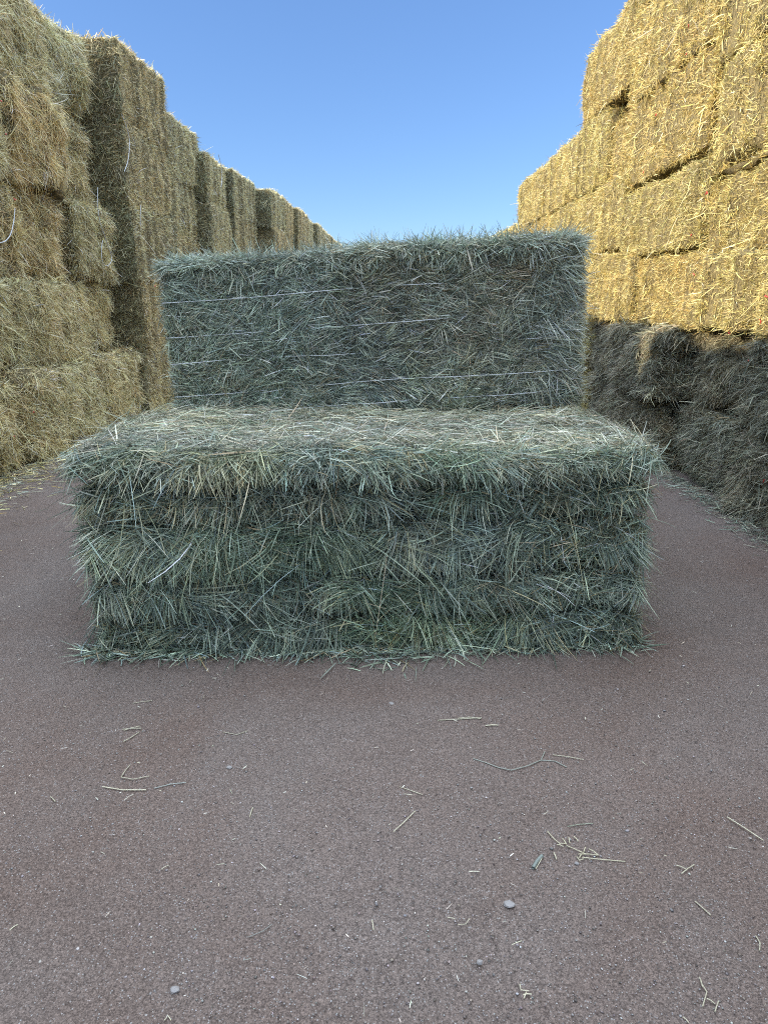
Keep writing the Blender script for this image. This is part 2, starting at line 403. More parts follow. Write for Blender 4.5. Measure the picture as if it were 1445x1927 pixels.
def wall_bale(seed, style, DRY=DRY, dent=0.24):
    if style == 'stubble':
        b = Bale(BL-0.03, BD, BH-(0.02 if dent > 0.2 else 0.0), 0.05 if dent > 0.2 else 0.03, wall_disp(seed, 0.032, 0.036, 2.3, dent), seed)
    else:
        b = Bale(BL-0.05, BD, BH-0.02, 0.065, wall_disp(seed, 0.11, 0.06, 3.0, 0.30), seed)
    parts = []
    up = lambda p: np.full(len(p), -np.pi/2)
    thin = lambda p: (np.abs(flake_line(p, seed)) < 0.09) & (rng.random(len(p)) < 0.75)
    rnd = lambda p: rng.uniform(-np.pi, np.pi, len(p))
    for sg in (-1, 1):
        if style == 'stubble':
            kw = dict(pal=DRY, wts=DRY_W, ang_noise=1.0, nf=7.0, curl=0.3)
            parts.append(face_blades(b, 1, sg, 22000, rnd, 1.5, (0.02, 0.062), (0.0028, 0.0058), (0.05, 1.1), 0.06, tufts=260, tuft_ang=rnd, tuft_share=0.45, tuft_r=0.035, avoid=thin, **kw))
            parts.append(face_blades(b, 1, sg, 300, up, 0.9, (0.07, 0.16), (0.004, 0.007), (0.1, 0.8), 0.35, **kw))
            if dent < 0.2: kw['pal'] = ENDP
            parts.append(face_blades(b, 0, sg, 6500, rnd, 0.9, (0.04, 0.13), (0.004, 0.0085), (0.1, 1.1), 0.2, tufts=90, tuft_ang=rnd, tuft_share=0.5, **kw))
        else:
            kw = dict(pal=DRY, wts=DRY_W, ang_noise=1.0, nf=5.5, curl=0.26)
            tu = lambda p: -np.pi/2+rng.normal(0, 1.2, len(p))
            parts.append(face_blades(b, 1, sg, 18000, rnd, 1.2, (0.035, 0.11), (0.003, 0.0062), (0.05, 0.95), 0.12, tufts=190, tuft_ang=tu, tuft_share=0.45, tuft_r=0.055, tuft_bend=0.5, tuft_len=(0.6, 1.6), layer=0.015, avoid=thin, **kw))
            parts.append(face_blades(b, 1, sg, 600, up, 0.9, (0.12, 0.28), (0.003, 0.006), (0.1, 0.8), 0.4, **kw))
            parts.append(face_blades(b, 0, sg, 11500, up, 1.1, (0.04, 0.13), (0.003, 0.0062), (0.1, 1.0), 0.25, tufts=90, tuft_ang=tu, tuft_share=0.5, tuft_bend=0.5, **kw))
    parts.append(face_blades(b, 2, 1, 5000, rnd, 1.0, (0.07, 0.2), (0.005, 0.010), (0.05, 0.6), 0.15, DRY, DRY_W))
    parts.append(face_blades(b, 2, -1, 1200, rnd, 1.0, (0.07, 0.2), (0.005, 0.010), (0.05, 0.4), 0.1, DRY, DRY_W))
    V, F, T = join(parts)
    bv, bf = b.body(0.045)
    core = np.full((len(bv), 3), 0.3)
    V2, F2, T2 = np.concatenate([bv, V]), np.concatenate([bf, F+len(bv)]), np.concatenate([core, T])
    V2[:, 2] += BH/2
    mi = np.concatenate([np.zeros(len(bf)), np.ones(len(F))])
    return mesh_np('hay_bale', V2, F2, T2, [M_DRY_CORE, M_DRY], mi)
STUB = [wall_bale(11+7*i, 'stubble') for i in range(4)]
PALE = [(0.72, 0.61, 0.33), (0.84, 0.74, 0.44), (0.38, 0.325, 0.175), (0.54, 0.51, 0.31), (0.85, 0.77, 0.51), (0.56, 0.41, 0.20)]
SHAG = [wall_bale(61+7*i, 'shaggy', PALE) for i in range(3)]
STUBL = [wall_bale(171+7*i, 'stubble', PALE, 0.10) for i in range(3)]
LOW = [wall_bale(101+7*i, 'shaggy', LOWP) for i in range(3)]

bales = []          # (object, side, y, z, height, x of the face)
WORD = ['bottom', 'second', 'third', 'fourth', 'top']
WORD_R = ['bottom', 'second', 'third', 'fourth', 'fifth', 'sixth']
ORD = ['nearest', 'second', 'third', 'fourth', 'fifth', 'sixth', 'seventh', 'eighth', 'ninth', 'tenth', 'eleventh', 'twelfth', 'thirteenth', 'fourteenth', 'fifteenth', 'sixteenth',
       'seventeenth', 'eighteenth', 'nineteenth', 'twentieth', 'twenty-first', 'twenty-second', 'twenty-third', 'twenty-fourth', 'twenty-fifth']
def put_bale(side, face, y0, y1, z0, z1, mesh, label, group, yaw=0.0, roll=0.0, end_on=False):
    """face: x of the face that looks on the aisle"""
    o = bpy.data.objects.new('hay_bale', mesh); col.objects.link(o)
    dep = BL if end_on else BD
    o.scale = (1.0, (y1-y0)/BD, (z1-z0)/BH) if end_on else ((y1-y0)/BL, 1.0, (z1-z0)/BH)
    x = face - dep/2 if side == 'left' else face + dep/2
    o.location = (x, (y0+y1)/2, z0)
    o.rotation_euler = (0, roll, (0 if end_on else R(90))+(math.pi if random.random() < 0.5 else 0)+yaw)
    tag(o, label, 'hay bale', group)
    bales.append((o, side, (y0, y1), (z0, z1), face))
    return o

# left stack: columns of five, front faces and top heights step from column to column
LEFT = [  # y start, y end, x of the face, height of the stack
    (-6.9, -4.5, -3.7, 4.45), (-4.5, -2.1, -3.7, 4.45), (-2.1, 0.3, -3.7, 4.45), (0.3, 2.7, -3.75, 4.45), (2.75, 5.15, -3.72, 4.43), (5.2, 7.5, -3.68, 4.44), (7.55, 8.76, -3.72, 4.48), (8.80, 10.06, -3.78, 4.52),
    (10.15, 12.0, -3.40, 4.54), (12.02, 13.9, -3.44, 4.16), (13.55, 15.1, -3.20, 3.86), (15.15, 17.4, -3.12, 3.86),
    (17.45, 19.1, -2.72, 3.80), (19.12, 20.9, -2.74, 3.80), (20.8, 22.9, -2.62, 3.78), (22.95, 25.0, -2.64, 3.76),
    (24.8, 27.2, -2.50, 3.76), (27.2, 29.6, -2.52, 3.74), (29.5, 32.0, -2.44, 3.70), (32.0, 34.4, -2.46, 3.72), (34.4, 36.8, -2.42, 3.6), (36.8, 39.2, -2.4, 3.6),
    (39.2, 41.6, -2.35, 3.55), (41.6, 44.0, -2.3, 3.4), (44.0, 46.4, -2.15, 3.2), (46.4, 48.8, -2.0, 2.9)]
LAY = [0.80, 0.82, 0.88, 0.90, 0.90]
for c, (y0, y1, fx, H) in enumerate(LEFT):
    tot = sum(LAY); z = 0.0
    for k in range(5):
        hz = LAY[k]*H/tot
        rough = c < 8; end_on = c in (6, 7)
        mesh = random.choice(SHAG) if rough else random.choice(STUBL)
        f = fx
        if rough: f = fx + [0.33, 0.22, 0.08, 0.0, -0.02][k] + random.uniform(-0.13, 0.10)
        else: f = fx + random.uniform(-0.03, 0.03)
        sh = random.uniform(-0.16, 0.16) if rough else random.uniform(-0.03, 0.03)
        if end_on: f += random.uniform(-0.12, 0.16); sh = random.uniform(-0.05, 0.05)
        ga = random.uniform(0.0, 0.11) if end_on or c == 5 else 0.0; gb = random.uniform(0.0, 0.11) if end_on or c == 5 else 0.0
        if c == 5: f = fx + [0.27, 0.16, 0.0, 0.08, -0.02][k]
        if c == 7: f = fx + [0.30, 0.02, 0.14, -0.05, 0.0][k]
        if c == 6: f = fx + [0.26, 0.14, -0.02, 0.10, 0.0][k]
        vis = c-5
        if vis < 0: lab = f"pale bale of the left stack beside or behind the viewer, {WORD[k]} layer, {ORD[c]} column"
        else:
            look = 'shaggy pale straw bale, end outwards' if end_on else ('shaggy pale straw bale' if rough else 'tightly packed pale bale')
            lab = f"{look}, {WORD[k]} layer, {ORD[vis]} column of the left stack"
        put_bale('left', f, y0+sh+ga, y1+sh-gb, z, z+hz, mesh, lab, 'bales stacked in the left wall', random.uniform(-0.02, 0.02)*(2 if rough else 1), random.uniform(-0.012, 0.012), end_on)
        z += hz
# right stack: five layers near, then four, then three
RLAY = [0.77, 0.77, 0.88, 0.86, 1.2]
SEAMS = [[-0.9, 1.5, 2.9, 4.18, 5.42, 6.70, 8.28, 9.6, 12.0, 14.4, 16.8, 19.2, 21.6],
         [-0.8, 1.6, 3.0, 4.10, 5.36, 6.62, 8.20, 9.7, 12.1, 14.5, 16.9, 19.3, 21.7],
         [-0.9, 1.5, 3.9, 6.28, 8.02, 9.9, 12.2, 14.5, 16.5, 18.8, 21.2],
         [-0.7, 1.7, 4.1, 6.50, 8.75, 10.9, 13.0, 15.0, 16.6, 18.9, 21.3],
         [-1.0, 1.4, 3.8, 6.62, 9.80, 11.3, 13.9, 16.4],
         [-1.0, 1.4, 3.9, 6.62, 8.9, 11.15]]
RH = [[0, 0.62, 1.25, 1.83, 2.42, 3.25, 4.15], [0, 0.62, 1.25, 2.04, 2.84, 3.72, 4.55]]
RFAR = [0, 0.62, 1.25, 2.12, 3.03]
LABR = []
for k, s in enumerate(SEAMS):
    for c in range(len(s)-1):
        y0, y1 = s[c], s[c+1]
        ym = (y0+y1)/2
        if k < 2 and ym < 9.5: y0 += random.uniform(0.0, 0.05); y1 -= random.uniform(0.0, 0.05)
        if k < 5:
            q = min(1, max(0, (ym-6.0)/4.0))
            za, zb = RH[0][k]*(1-q)+RH[1][k]*q, RH[0][k+1]*(1-q)+RH[1][k+1]*q
            if ym > 16.4: za, zb = RFAR[k], RFAR[k+1]
        else:
            q = min(1, max(0, (ym-6.0)/4.0)); za = RH[0][5]*(1-q)+RH[1][5]*q; zb = za+0.88
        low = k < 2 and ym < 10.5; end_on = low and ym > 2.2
        mesh = random.choice(LOW) if low else random.choice(STUB)  # rows below the sun's edge take the hay with painted shade
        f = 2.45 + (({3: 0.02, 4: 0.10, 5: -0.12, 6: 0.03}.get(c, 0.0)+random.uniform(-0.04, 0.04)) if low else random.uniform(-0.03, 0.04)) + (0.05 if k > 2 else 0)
        vis = c-sum(1 for q in s[1:] if q < 4.8)
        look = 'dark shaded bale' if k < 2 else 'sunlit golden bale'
        if vis < 0: lab = f"{look} of the right stack beside or behind the viewer, {WORD_R[k]} layer, {ORD[c]} bale"
        else: lab = f"{look}, {WORD_R[k]} layer, {ORD[vis]} one along the right stack"
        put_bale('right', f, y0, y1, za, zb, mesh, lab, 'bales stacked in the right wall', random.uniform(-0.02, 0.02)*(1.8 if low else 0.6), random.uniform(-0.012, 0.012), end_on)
# one more lifted layer that closes the near top edge of the frame
s = SEAMS[5]
for c in range(3, len(s)-2):
    y0, y1 = s[c], s[c+1]
    q = min(1, max(0, ((y0+y1)/2-6.0)/4.0)); za = RH[0][5]*(1-q)+RH[1][5]*q+0.88
    if za < 4.6 and c < 4:
        put_bale('right', 2.5, y0, y1, za, za+0.85, random.choice(STUB), 'sunlit straw bale lying alone on top of the right stack', 'bales stacked in the right wall')

# ------------------------------------------------------------------ the two big bales that make the seat, and the one behind
def tube(pts, r, n=6):
    """a tube mesh through points, as arrays"""
    pts = np.array(pts, dtype=float); m = len(pts)
    T = unit(np.gradient(pts, axis=0))
    ref = np.where(np.abs(T[:, 2:3]) > 0.9, np.array([[1., 0, 0]]), np.array([[0, 0, 1.]]))
    A = unit(np.cross(T, ref)); B = np.cross(T, A)
    a = np.linspace(0, 2*np.pi, n, endpoint=False)
    V = (pts[:, None, :]+r*(np.cos(a)[None, :, None]*A[:, None, :]+np.sin(a)[None, :, None]*B[:, None, :])).reshape(-1, 3)
    i = np.arange(m-1)[:, None]*n; j = np.arange(n)[None, :]; j2 = (j+1) % n
    F = np.stack([i+j, i+j2, i+n+j2, i+n+j], -1).reshape(-1, 4)
    return V, F

def hero_mesh(b, parts, core, mats, lift_z, res=0.03):
    V, F, T = join(parts); bv, bf = b.body(res)
    V2, F2 = np.concatenate([bv, V]), np.concatenate([bf, F+len(bv)])
    T2 = np.concatenate([np.full((len(bv), 3), 0.2), T])
    V2[:, 2] += lift_z
    return mesh_np('hay_bale', V2, F2, T2, mats, np.concatenate([np.zeros(len(bf)), np.ones(len(F))]))
rnd = lambda p: rng.uniform(-np.pi, np.pi, len(p))

FL, FD, FH = 2.41, 1.11, 0.885
GROOVES = [(-0.285, 0.030, 0.050), (-0.10, 0.030, 0.065), (0.15, 0.028, 0.050), (0.315, 0.032, 0.065)]
def front_disp(p, n):
    r = 0.018*noise(p, 2.2, 201)+0.018*noise(p, 6.0, 202)+0.008*noise(p, 15, 203)
    side = np.clip(1-np.abs(n[:, 2])*1.3, 0, 1)
    z = p[:, 2]+0.018*noise(np.stack([p[:, 0], p[:, 1], 0*p[:, 0]], 1), 3.0, 205)
    for zg, wg, dg in GROOVES:
        dg = dg*2.3
        k = 0.6+0.6*noise(np.stack([p[:, 0], p[:, 1], np.full(len(p), zg*9)], 1), 2.0, 206)
        r -= side*dg*np.clip(k+0.35, 0.1, 1.3)*np.exp(-((z-zg)/wg)**2)
    r += side*0.05*np.exp(-((z-0.39)/0.07)**2)*(0.7+0.5*noise(p, 3.0, 207))     # the shaggy lip along the top edge
    return r
def layer_bounds(p):
    z = p[:, 2]+0.018*noise(np.stack([p[:, 0], p[:, 1], 0*p[:, 0]], 1), 3.0, 205)
    cuts = np.array([-0.5]+[g[0] for g in GROOVES]+[0.6])
    i = np.clip(np.searchsorted(cuts, z)-1, 0, len(cuts)-2)
    sh = p[:, 2]-z
    return cuts[i]+sh, cuts[i+1]+sh
def in_groove(p):
    z = p[:, 2]+0.018*noise(np.stack([p[:, 0], p[:, 1], 0*p[:, 0]], 1), 3.0, 205)
    hit = np.zeros(len(p), bool)
    for zg, wg, dg in GROOVES: hit |= np.abs(z-zg-0.004) < 0.031
    return hit & (rng.random(len(p)) < 0.96)
fb = Bale(FL, FD, FH, 0.06, front_disp, 300)
down = lambda p: np.full(len(p), -np.pi/2)
fan = lambda p: -np.pi/2+rng.normal(0.3, 0.95, len(p))
def straw_patch(p):
    k = np.clip(noise(p, 2.4, 811)*2.2-0.5, 0, 1)[:, None]
    g = np.clip(noise(p, 3.1, 812)*2.0-0.3, 0, 1)[:, None]
    return (1-k)*1.0+k*np.array([[1.22, 1.04, 0.80]])-g*np.array([[0.10, 0.0, 0.12]])
def brown_patch(p):
    k = np.clip((p[:, 0]+0.25)*0.9+noise(p, 2.0, 815)*0.7, 0, 1)[:, None]*np.clip(0.75+p[:, 2]*0.9, 0.2, 1)[:, None]
    return (1-k)*np.array([[0.98, 1.02, 0.98]])+k*np.array([[1.04, 0.93, 0.86]])
P_ = []
kw = dict(pal=FRESH, wts=FRESH_W, S=4, curl=0.12)
TOPZ = np.array([0.43, 0.30, 0.145, -0.105, -0.29]); HGT = np.array([0.12, 0.14, 0.22, 0.17, 0.13])
def strata_pos(p):
    k = rng.choice(5, len(p), p=HGT/HGT.sum()); p = p.copy()
    p[:, 2] = TOPZ[k]-HGT[k]*rng.uniform(0.05, 0.6, len(p)); return p
kw = dict(pal=FRESH, wts=FRESH_W, S=4, curl=0.06, sink=0.4)
P_.append(face_blades(fb, 1, -1, 19000, rnd, 0.9, (0.05, 0.16), (0.0022, 0.0046), (-0.12, 0.35), 0.05, tint_noise=0.35, ang_noise=0.8, nf=3.5, layer=0.045, avoid=in_groove, bounds=layer_bounds, patch=straw_patch, **kw))
P_.append(face_blades(fb, 1, -1, 25000, down, 0.7, (0.06, 0.165), (0.0023, 0.005), (0.02, 0.5), 0.13, tufts=200, tuft_ang=fan, tuft_r=0.055, tuft_share=0.94, tuft_pos=strata_pos, tuft_bend=0.22, tuft_len=(0.6, 1.5), tint_noise=0.35, layer=0.045, avoid=in_groove, bounds=layer_bounds, patch=straw_patch, **kw))
P_.append(face_blades(fb, 1, -1, 420, lambda p: -np.pi/2+rng.normal(0.2, 0.8, len(p)), 0.3, (0.14, 0.30), (0.002, 0.004), (0.05, 0.4), 0.25, layer=0.04, **kw))
P_.append(face_blades(fb, 1, -1, 2600, rnd, 0.5, (0.10, 0.25), (0.002, 0.004), (0.05, 0.5), 0.18, layer=0.03, bounds=layer_bounds, **kw))
# the top: paler, flattened, strewn
TW = [4, 4, 3, 3, 1.6, 2.5]
P_.append(face_blades(fb, 2, 1, 24000, lambda p: rng.choice([0.0, np.pi], len(p)), 0.85, (0.05, 0.15), (0.0022, 0.0045), (-0.08, 0.2), 0.03, TOPS, TW, S=3, curl=0.07, layer=0.03))
P_.append(face_blades(fb, 2, 1, 1600, rnd, 0.75, (0.12, 0.26), (0.002, 0.004), (0.0, 0.4), 0.1, TOPS, TW, S=3, curl=0.07, layer=0.03))
for sg in (-1, 1):
    out = lambda p: -np.pi/2+rng.normal(0, 0.9, len(p))
    P_.append(face_blades(fb, 0, sg, 10000, out, 0.7, (0.08, 0.20), (0.0022, 0.0046), (0.0, 0.42), 0.2, layer=0.02, tufts=90, tuft_ang=out, tuft_r=0.05, tuft_share=0.6, bounds=layer_bounds, avoid=in_groove, **kw))
P_.append(face_blades(fb, 1, 1, 3500, down, 0.8, (0.08, 0.2), (0.004, 0.007), (0.05, 0.4), 0.2, **kw))
# combed lip: locks that leave the top front edge and hang over it
def edge_locks(b, n, tufts, z, y, xr, length, lift, pal, wts, droop, dirs, sx=0.07, width=(0.0035, 0.007), S=5, out=(0, -1, 0)):
    sx_ = rng.uniform(xr[0], xr[1], tufts); sdir = dirs(sx_); tc = pick(pal, tufts, wts)
    k = rng.integers(0, tufts, n)
    p = np.zeros((n, 3)); off = rng.normal(0, sx, n)
    p[:, 0] = np.clip(sx_[k]+off, -b.h[0], b.h[0]); p[:, 1] = y+rng.normal(0, 0.03, n); p[:, 2] = z+rng.normal(0, 0.02, n)
    p = np.clip(p, -b.h, b.h)
    # push onto the closest face
    p[:, 2] = np.where(p[:, 1] > -b.h[1]+0.03, b.h[2]*np.sign(z), p[:, 2]); p[:, 1] = np.where(p[:, 1] <= -b.h[1]+0.03, -b.h[1], p[:, 1])
    P, N = b.surf(p)
    d = sdir[k]+rng.normal(0, 0.30, (n, 3)); d[:, 0] += off/sx*0.12
    D = unit(d)
    Bn = rng.normal(0, 0.08, (n, 3)); Bn[:, 2] -= droop*rng.uniform(0.2, 1.5, n)
    c = pick(pal, n, wts)*0.5+tc[k]*0.5
    L = rng.uniform(length[0], length[1], n)
    return ribbons(P-N*0.015, D, N, L, rng.uniform(width[0], width[1], n), Bn, c, S, 0.9)
def lip_dirs(x):
    a = rng.normal(0.35, 1.0, len(x))
    return np.stack([np.sin(a)*1.2, -np.abs(np.cos(a))*rng.uniform(0.25, 1, len(x)), rng.uniform(-0.6, 0.3, len(x))], 1)
P_.append(edge_locks(fb, 9500, 130, 0.40, -0.535, (-1.10, 1.10), (0.05, 0.15), 0, FRESH+TOPS, FRESH_W+[1.5, 1.5, 1, 1, 0.6, 1], 0.22, lip_dirs, S=4, sx=0.05, width=(0.0022, 0.0046)))
FZ = FH/2+0.015
front = bpy.data.objects.new('hay_bale', hero_mesh(fb, P_, None, [M_FRESH_CORE, M_FRESH], FZ, 0.022)); col.objects.link(front)
front.location = (-0.142, 3.57, 0); front.rotation_euler = (0, 0, R(3.0))
tag(front, 'big shaggy bluish green bale lying on the dirt in front as a seat', 'hay bale', 'bales set out as a seat')

# upright back bale, resting on a bale behind the seat
KL, KD, KH = 2.275, 1.16, 0.90
def back_disp(p, n):
    r = 0.022*noise(p, 1.8, 401)+0.012*noise(p, 5, 402)+0.005*noise(p, 14, 403)
    side = np.clip(1-np.abs(n[:, 2])*1.3, 0, 1)
    z = p[:, 2]+0.012*noise(np.stack([p[:, 0], p[:, 1], 0*p[:, 0]], 1), 2.5, 405)
    r -= side*0.028*np.exp(-((z-0.37)/0.016)**2)*np.clip(0.7+0.8*noise(p, 2.0, 406), 0, 1.4)
    r += side*0.02*np.exp(-((z-0.43)/0.04)**2)
    r -= side*0.018*np.exp(-(noise(np.stack([p[:, 0], 0*p[:, 0], 0.1*p[:, 2]], 1), 2.6, 408)/0.1)**2)
    for zg in (0.24, 0.06, -0.09, -0.26):
        r -= side*0.010*np.exp(-((z-zg)/0.012)**2)
    return r
kb = Bale(KL, KD, KH, 0.055, back_disp, 500)
horiz = lambda p: rng.choice([0.0, np.pi], len(p))
P_ = []
kw = dict(pal=GREY, wts=GREY_W, S=4, curl=0.06, sink=0.4)
P_.append(face_blades(kb, 1, -1, 28000, horiz, 0.6, (0.03, 0.092), (0.002, 0.0042), (-0.10, 0.22), 0.03, patch=brown_patch, tint_noise=0.4, ang_noise=0.42, nf=5.0, layer=0.022, **kw))
P_.append(face_blades(kb, 1, -1, 13000, horiz, 0.45, (0.045, 0.115), (0.002, 0.0043), (0.0, 0.3), 0.05, patch=brown_patch, tufts=330, tuft_ang=lambda p: rng.choice([0.0, np.pi], len(p))+rng.normal(0, 0.7, len(p)), tuft_r=0.035, tuft_share=0.95, tint_noise=0.4, layer=0.022, **kw))
# right end of the face: longer, combed to the side
def right_sample():
    n = 5200
    save = kb.sample
    def smp(ax, sg, m):
        p = save(ax, sg, m); p[:, 0] = kb.h[0]-np.abs(rng.normal(0, 0.13, m)); return np.clip(p, -kb.h, kb.h)
    kb.sample = smp
    q = face_blades(kb, 1, -1, n, lambda p: np.full(len(p), -0.35), 0.35, (0.07, 0.17), (0.0024, 0.0046), (0.0, 0.45), 0.1, layer=0.02, tufts=90, tuft_ang=lambda p: rng.normal(-0.3, 0.45, len(p)), tuft_r=0.04, tuft_share=0.8, **kw)
    kb.sample = save
    return q
P_.append(right_sample())
P_.append(face_blades(kb, 2, 1, 9000, rnd, 0.75, (0.05, 0.13), (0.0022, 0.0045), (0.0, 0.6), 0.1, FRESH, FRESH_W, S=3, curl=0.12))
for sg in (-1, 1):
    P_.append(face_blades(kb, 0, sg, 5000, rnd, 0.6, (0.04, 0.12), (0.0022, 0.0046), (0.05, 0.7), 0.15, tufts=60, tuft_ang=rnd, tuft_r=0.05, tuft_share=0.6, **kw))
P_.append(face_blades(kb, 1, 1, 3000, rnd, 0.8, (0.08, 0.2), (0.004, 0.007), (0.05, 0.4), 0.2, **kw))
P_.append(face_blades(kb, 2, -1, 1000, rnd, 0.8, (0.05, 0.12), (0.004, 0.007), (0.05, 0.4), 0.1, **kw))
def fringe_dirs(x):
    a = rng.normal(0.0, 1.0, len(x))
    return np.stack([np.sin(a)*1.1, -rng.uniform(0.05, 0.7, len(x)), rng.uniform(-0.8, 0.7, len(x))], 1)
P_.append(edge_locks(kb, 8500, 140, 0.43, -0.56, (-1.12, 1.12), (0.04, 0.12), 0, GREY+FRESH, GREY_W+FRESH_W, 0.2, fringe_dirs, S=4, sx=0.045, width=(0.0022, 0.0046)))
def stick_dirs(x):
    return np.stack([rng.normal(0, 0.6, len(x)), rng.normal(-0.1, 0.4, len(x)), np.full(len(x), 0.9)], 1)
P_.append(edge_locks(kb, 420, 160, 0.45, -0.44, (-1.08, 1.12), (0.05, 0.14), 0, GREY+FRESH, GREY_W+FRESH_W, 0.1, stick_dirs, S=4, sx=0.03, width=(0.0025, 0.005)))
KZ = KH/2
ROLL = R(-3.3)
back = bpy.data.objects.new('hay_bale', hero_mesh(kb, P_, None, [M_GREY_CORE, M_FRESH], KZ, 0.022)); col.objects.link(back)
back.location = (-0.112, 4.735, 0.865); back.rotation_euler = (0, ROLL, R(2.6))
tag(back, 'greyish green bale with white twine across it, tilted, forming the backrest of the seat', 'hay bale', 'bales set out as a seat')
# twine runs round the bale and dips in and out of the hay
for i, zg in enumerate((0.245, 0.065, -0.085, -0.255, -0.37)):
    xs = np.linspace(-KL/2+0.02, KL/2-0.02, 160)
    p = np.stack([xs, np.full(160, -KD/2), np.full(160, zg)], 1)
    p[:, 2] += 0.012*noise(np.stack([xs, np.full(160, i*3.0), 0*xs], 1), 1.3, 77)+0.012*(xs/1.2)
    q, n_ = kb.surf(p)
    q += n_*(0.019+0.028*noise(np.stack([xs, np.full(160, i*5.0), 0*xs], 1), 4.2, 78)[:, None])
    q[:, 2] += KZ
    V, F = tube(q, 0.002, 5)
    me = mesh_np('twine', V, F, None, [M_TWINE]); t = bpy.data.objects.new('twine', me); col.objects.link(t); t.parent = back

# the bale under the backrest, behind the seat
o = bpy.data.objects.new('hay_bale', STUB[1]); col.objects.link(o)
o.location = (-0.14, 4.86, 0); o.rotation_euler = (0, ROLL*0.4, R(2.6)); o.scale = (0.98, 0.97, 0.98)
tag(o, 'bale on the dirt behind the seat, carrying the backrest bale', 'hay bale', 'bales set out as a seat')

# ------------------------------------------------------------------ loose hay, stones, twine ends
def bale_at(side, y, z):
    best = min((b for b in bales if b[1] == side), key=lambda b: max(0, b[2][0]-y, y-b[2][1])*2+max(0, b[3][0]-z, z-b[3][1]))
    return best[0]
bpy.context.view_layer.update()
def hang(side, X, pixels, r=0.0042, name='twine', mat=None):
    pts = [on_x(px, py, X) for px, py in pixels]
    dense = []
    n = len(pts)
    for i in range(n-1):                      # Catmull-Rom
        a, b, c, d = pts[max(0, i-1)], pts[i], pts[i+1], pts[min(n-1, i+2)]
        for t in np.linspace(0, 1, 8, endpoint=(i == n-2)):
            dense.append(0.5*((2*b)+(c-a)*t+(2*a-5*b+4*c-d)*t*t+(3*b-a-3*c+d)*t**3))
    mid = pts[n//2]
    par = bale_at(side, pts[0].y, pts[0].z)
    V, F = tube([tuple(v) for v in dense], r, 5)
    M = np.array(par.matrix_world.inverted())
    V = V @ M[:3, :3].T + M[:3, 3]
    o = bpy.data.objects.new(name, mesh_np(name, V, F, None, [mat or M_TWINE])); col.objects.link(o); o.parent = par
hang('left', -3.33, [(228, 213), (236, 232), (243, 258), (243, 285), (240, 305), (234, 322)])
hang('left', -3.55, [(184, 352), (184, 385), (188, 415), (199, 450), (209, 478), (209, 492), (201, 500), (193, 492), (191, 470), (193, 452)], 0.004)
hang('left', -3.35, [(28, 392), (26, 415), (20, 440), (10, 453), (-4, 457)])
hang('left', -3.08, [(411, 290), (416, 310), (418, 330), (416, 352)], 0.005)
hang('left', -3.35, [(265, 385), (264, 410), (266, 432)], 0.004)
def red_bit(side, X, px, py):
    p = on_x(px, py, X); par = bale_at(side, p.y, p.z)
    q = [Vector((0, random.uniform(-.03, .03), random.uniform(-.02, .02))) for _ in range(3)]
    hangpts = [tuple(p+q[0]), tuple(p), tuple(p+q[1]), tuple(p+q[1]+q[2]*0.5)]
    V, F = tube(hangpts, 0.004, 5); M = np.array(par.matrix_world.inverted()); V = V @ M[:3, :3].T + M[:3, 3]
    o = bpy.data.objects.new('red_tag', mesh_np('red_tag', V, F, None, [M_RED])); col.objects.link(o); o.parent = par
for px, py in [(1235, 213), (1296, 48), (1291, 102), (1212, 320), (1330, 360), (1305, 515), (1300, 440), (1432, 604), (1440, 555), (1410, 680), (1437, 905), (1370, 625)]:
    red_bit('right', 2.40, px, py)
for px, py in [(28, 376), (10, 252), (62, 776), (27, 820), (292, 537), (2, 190)]:
    red_bit('left', -3.34, px, py)

def scatter(name, label, cat, x, y, L, W, pal, wts=None, lift=0.08, S=3, z0=0.004, curl=0.12):
    n = len(x); th = rng.uniform(0, 2*np.pi, n)
    P = np.stack([x, y, np.full(n, z0)+rng.uniform(0, 0.012, n)], 1)
    D = np.stack([np.cos(th), np.sin(th), rng.uniform(-0.02, lift, n)], 1)
    B = rng.normal(0, curl, (n, 3)); B[:, 2] = -D[:, 2]*0.5
    N = np.tile(np.array([[0, 0, 1.]]), (n, 1))
    V, F, T = ribbons(P, D, N, rng.uniform(L[0], L[1], n), rng.uniform(W[0], W[1], n), B, pick(pal, n, wts), S, 0.5)
    V[:, 2] = np.maximum(V[:, 2], 0.003)
    o = bpy.data.objects.new(name, mesh_np(name, V, F, T, [M_FRESH])); col.objects.link(o)
    tag(o, label, cat, kind='stuff'); return o
# along the foot of the walls
n = 9000; y = rng.uniform(1.5, 16, n); x = -3.42+np.abs(rng.normal(0, 0.22, n))*(0.6+0.8*rng.random(n))
scatter('hay_litter', 'loose hay strewn along the foot of the left stack', 'hay', x, y, (0.04, 0.16), (0.004, 0.008), DRY+TOPS)
n = 6000; y = rng.uniform(1.5, 12, n); x = 2.46-np.abs(rng.normal(0, 0.085, n))
scatter('hay_litter', 'loose hay strewn along the foot of the right stack', 'hay', x, y, (0.03, 0.12), (0.003, 0.006), LOWP+FRESH[:3])
# round the foot of the front bale
n = 2300; u = rng.uniform(-1.25, 1.22, n); d = np.abs(rng.normal(0, 0.042, n))*(1+1.3*np.exp(-((u-0.05)/0.25)**2))
x = -0.11+u; y = 3.03+0.052*(u)-d
scatter('hay_litter', 'green hay fallen in a thin line under the front bale', 'hay', x, y, (0.04, 0.16), (0.0035, 0.007), FRESH, FRESH_W, lift=0.25)
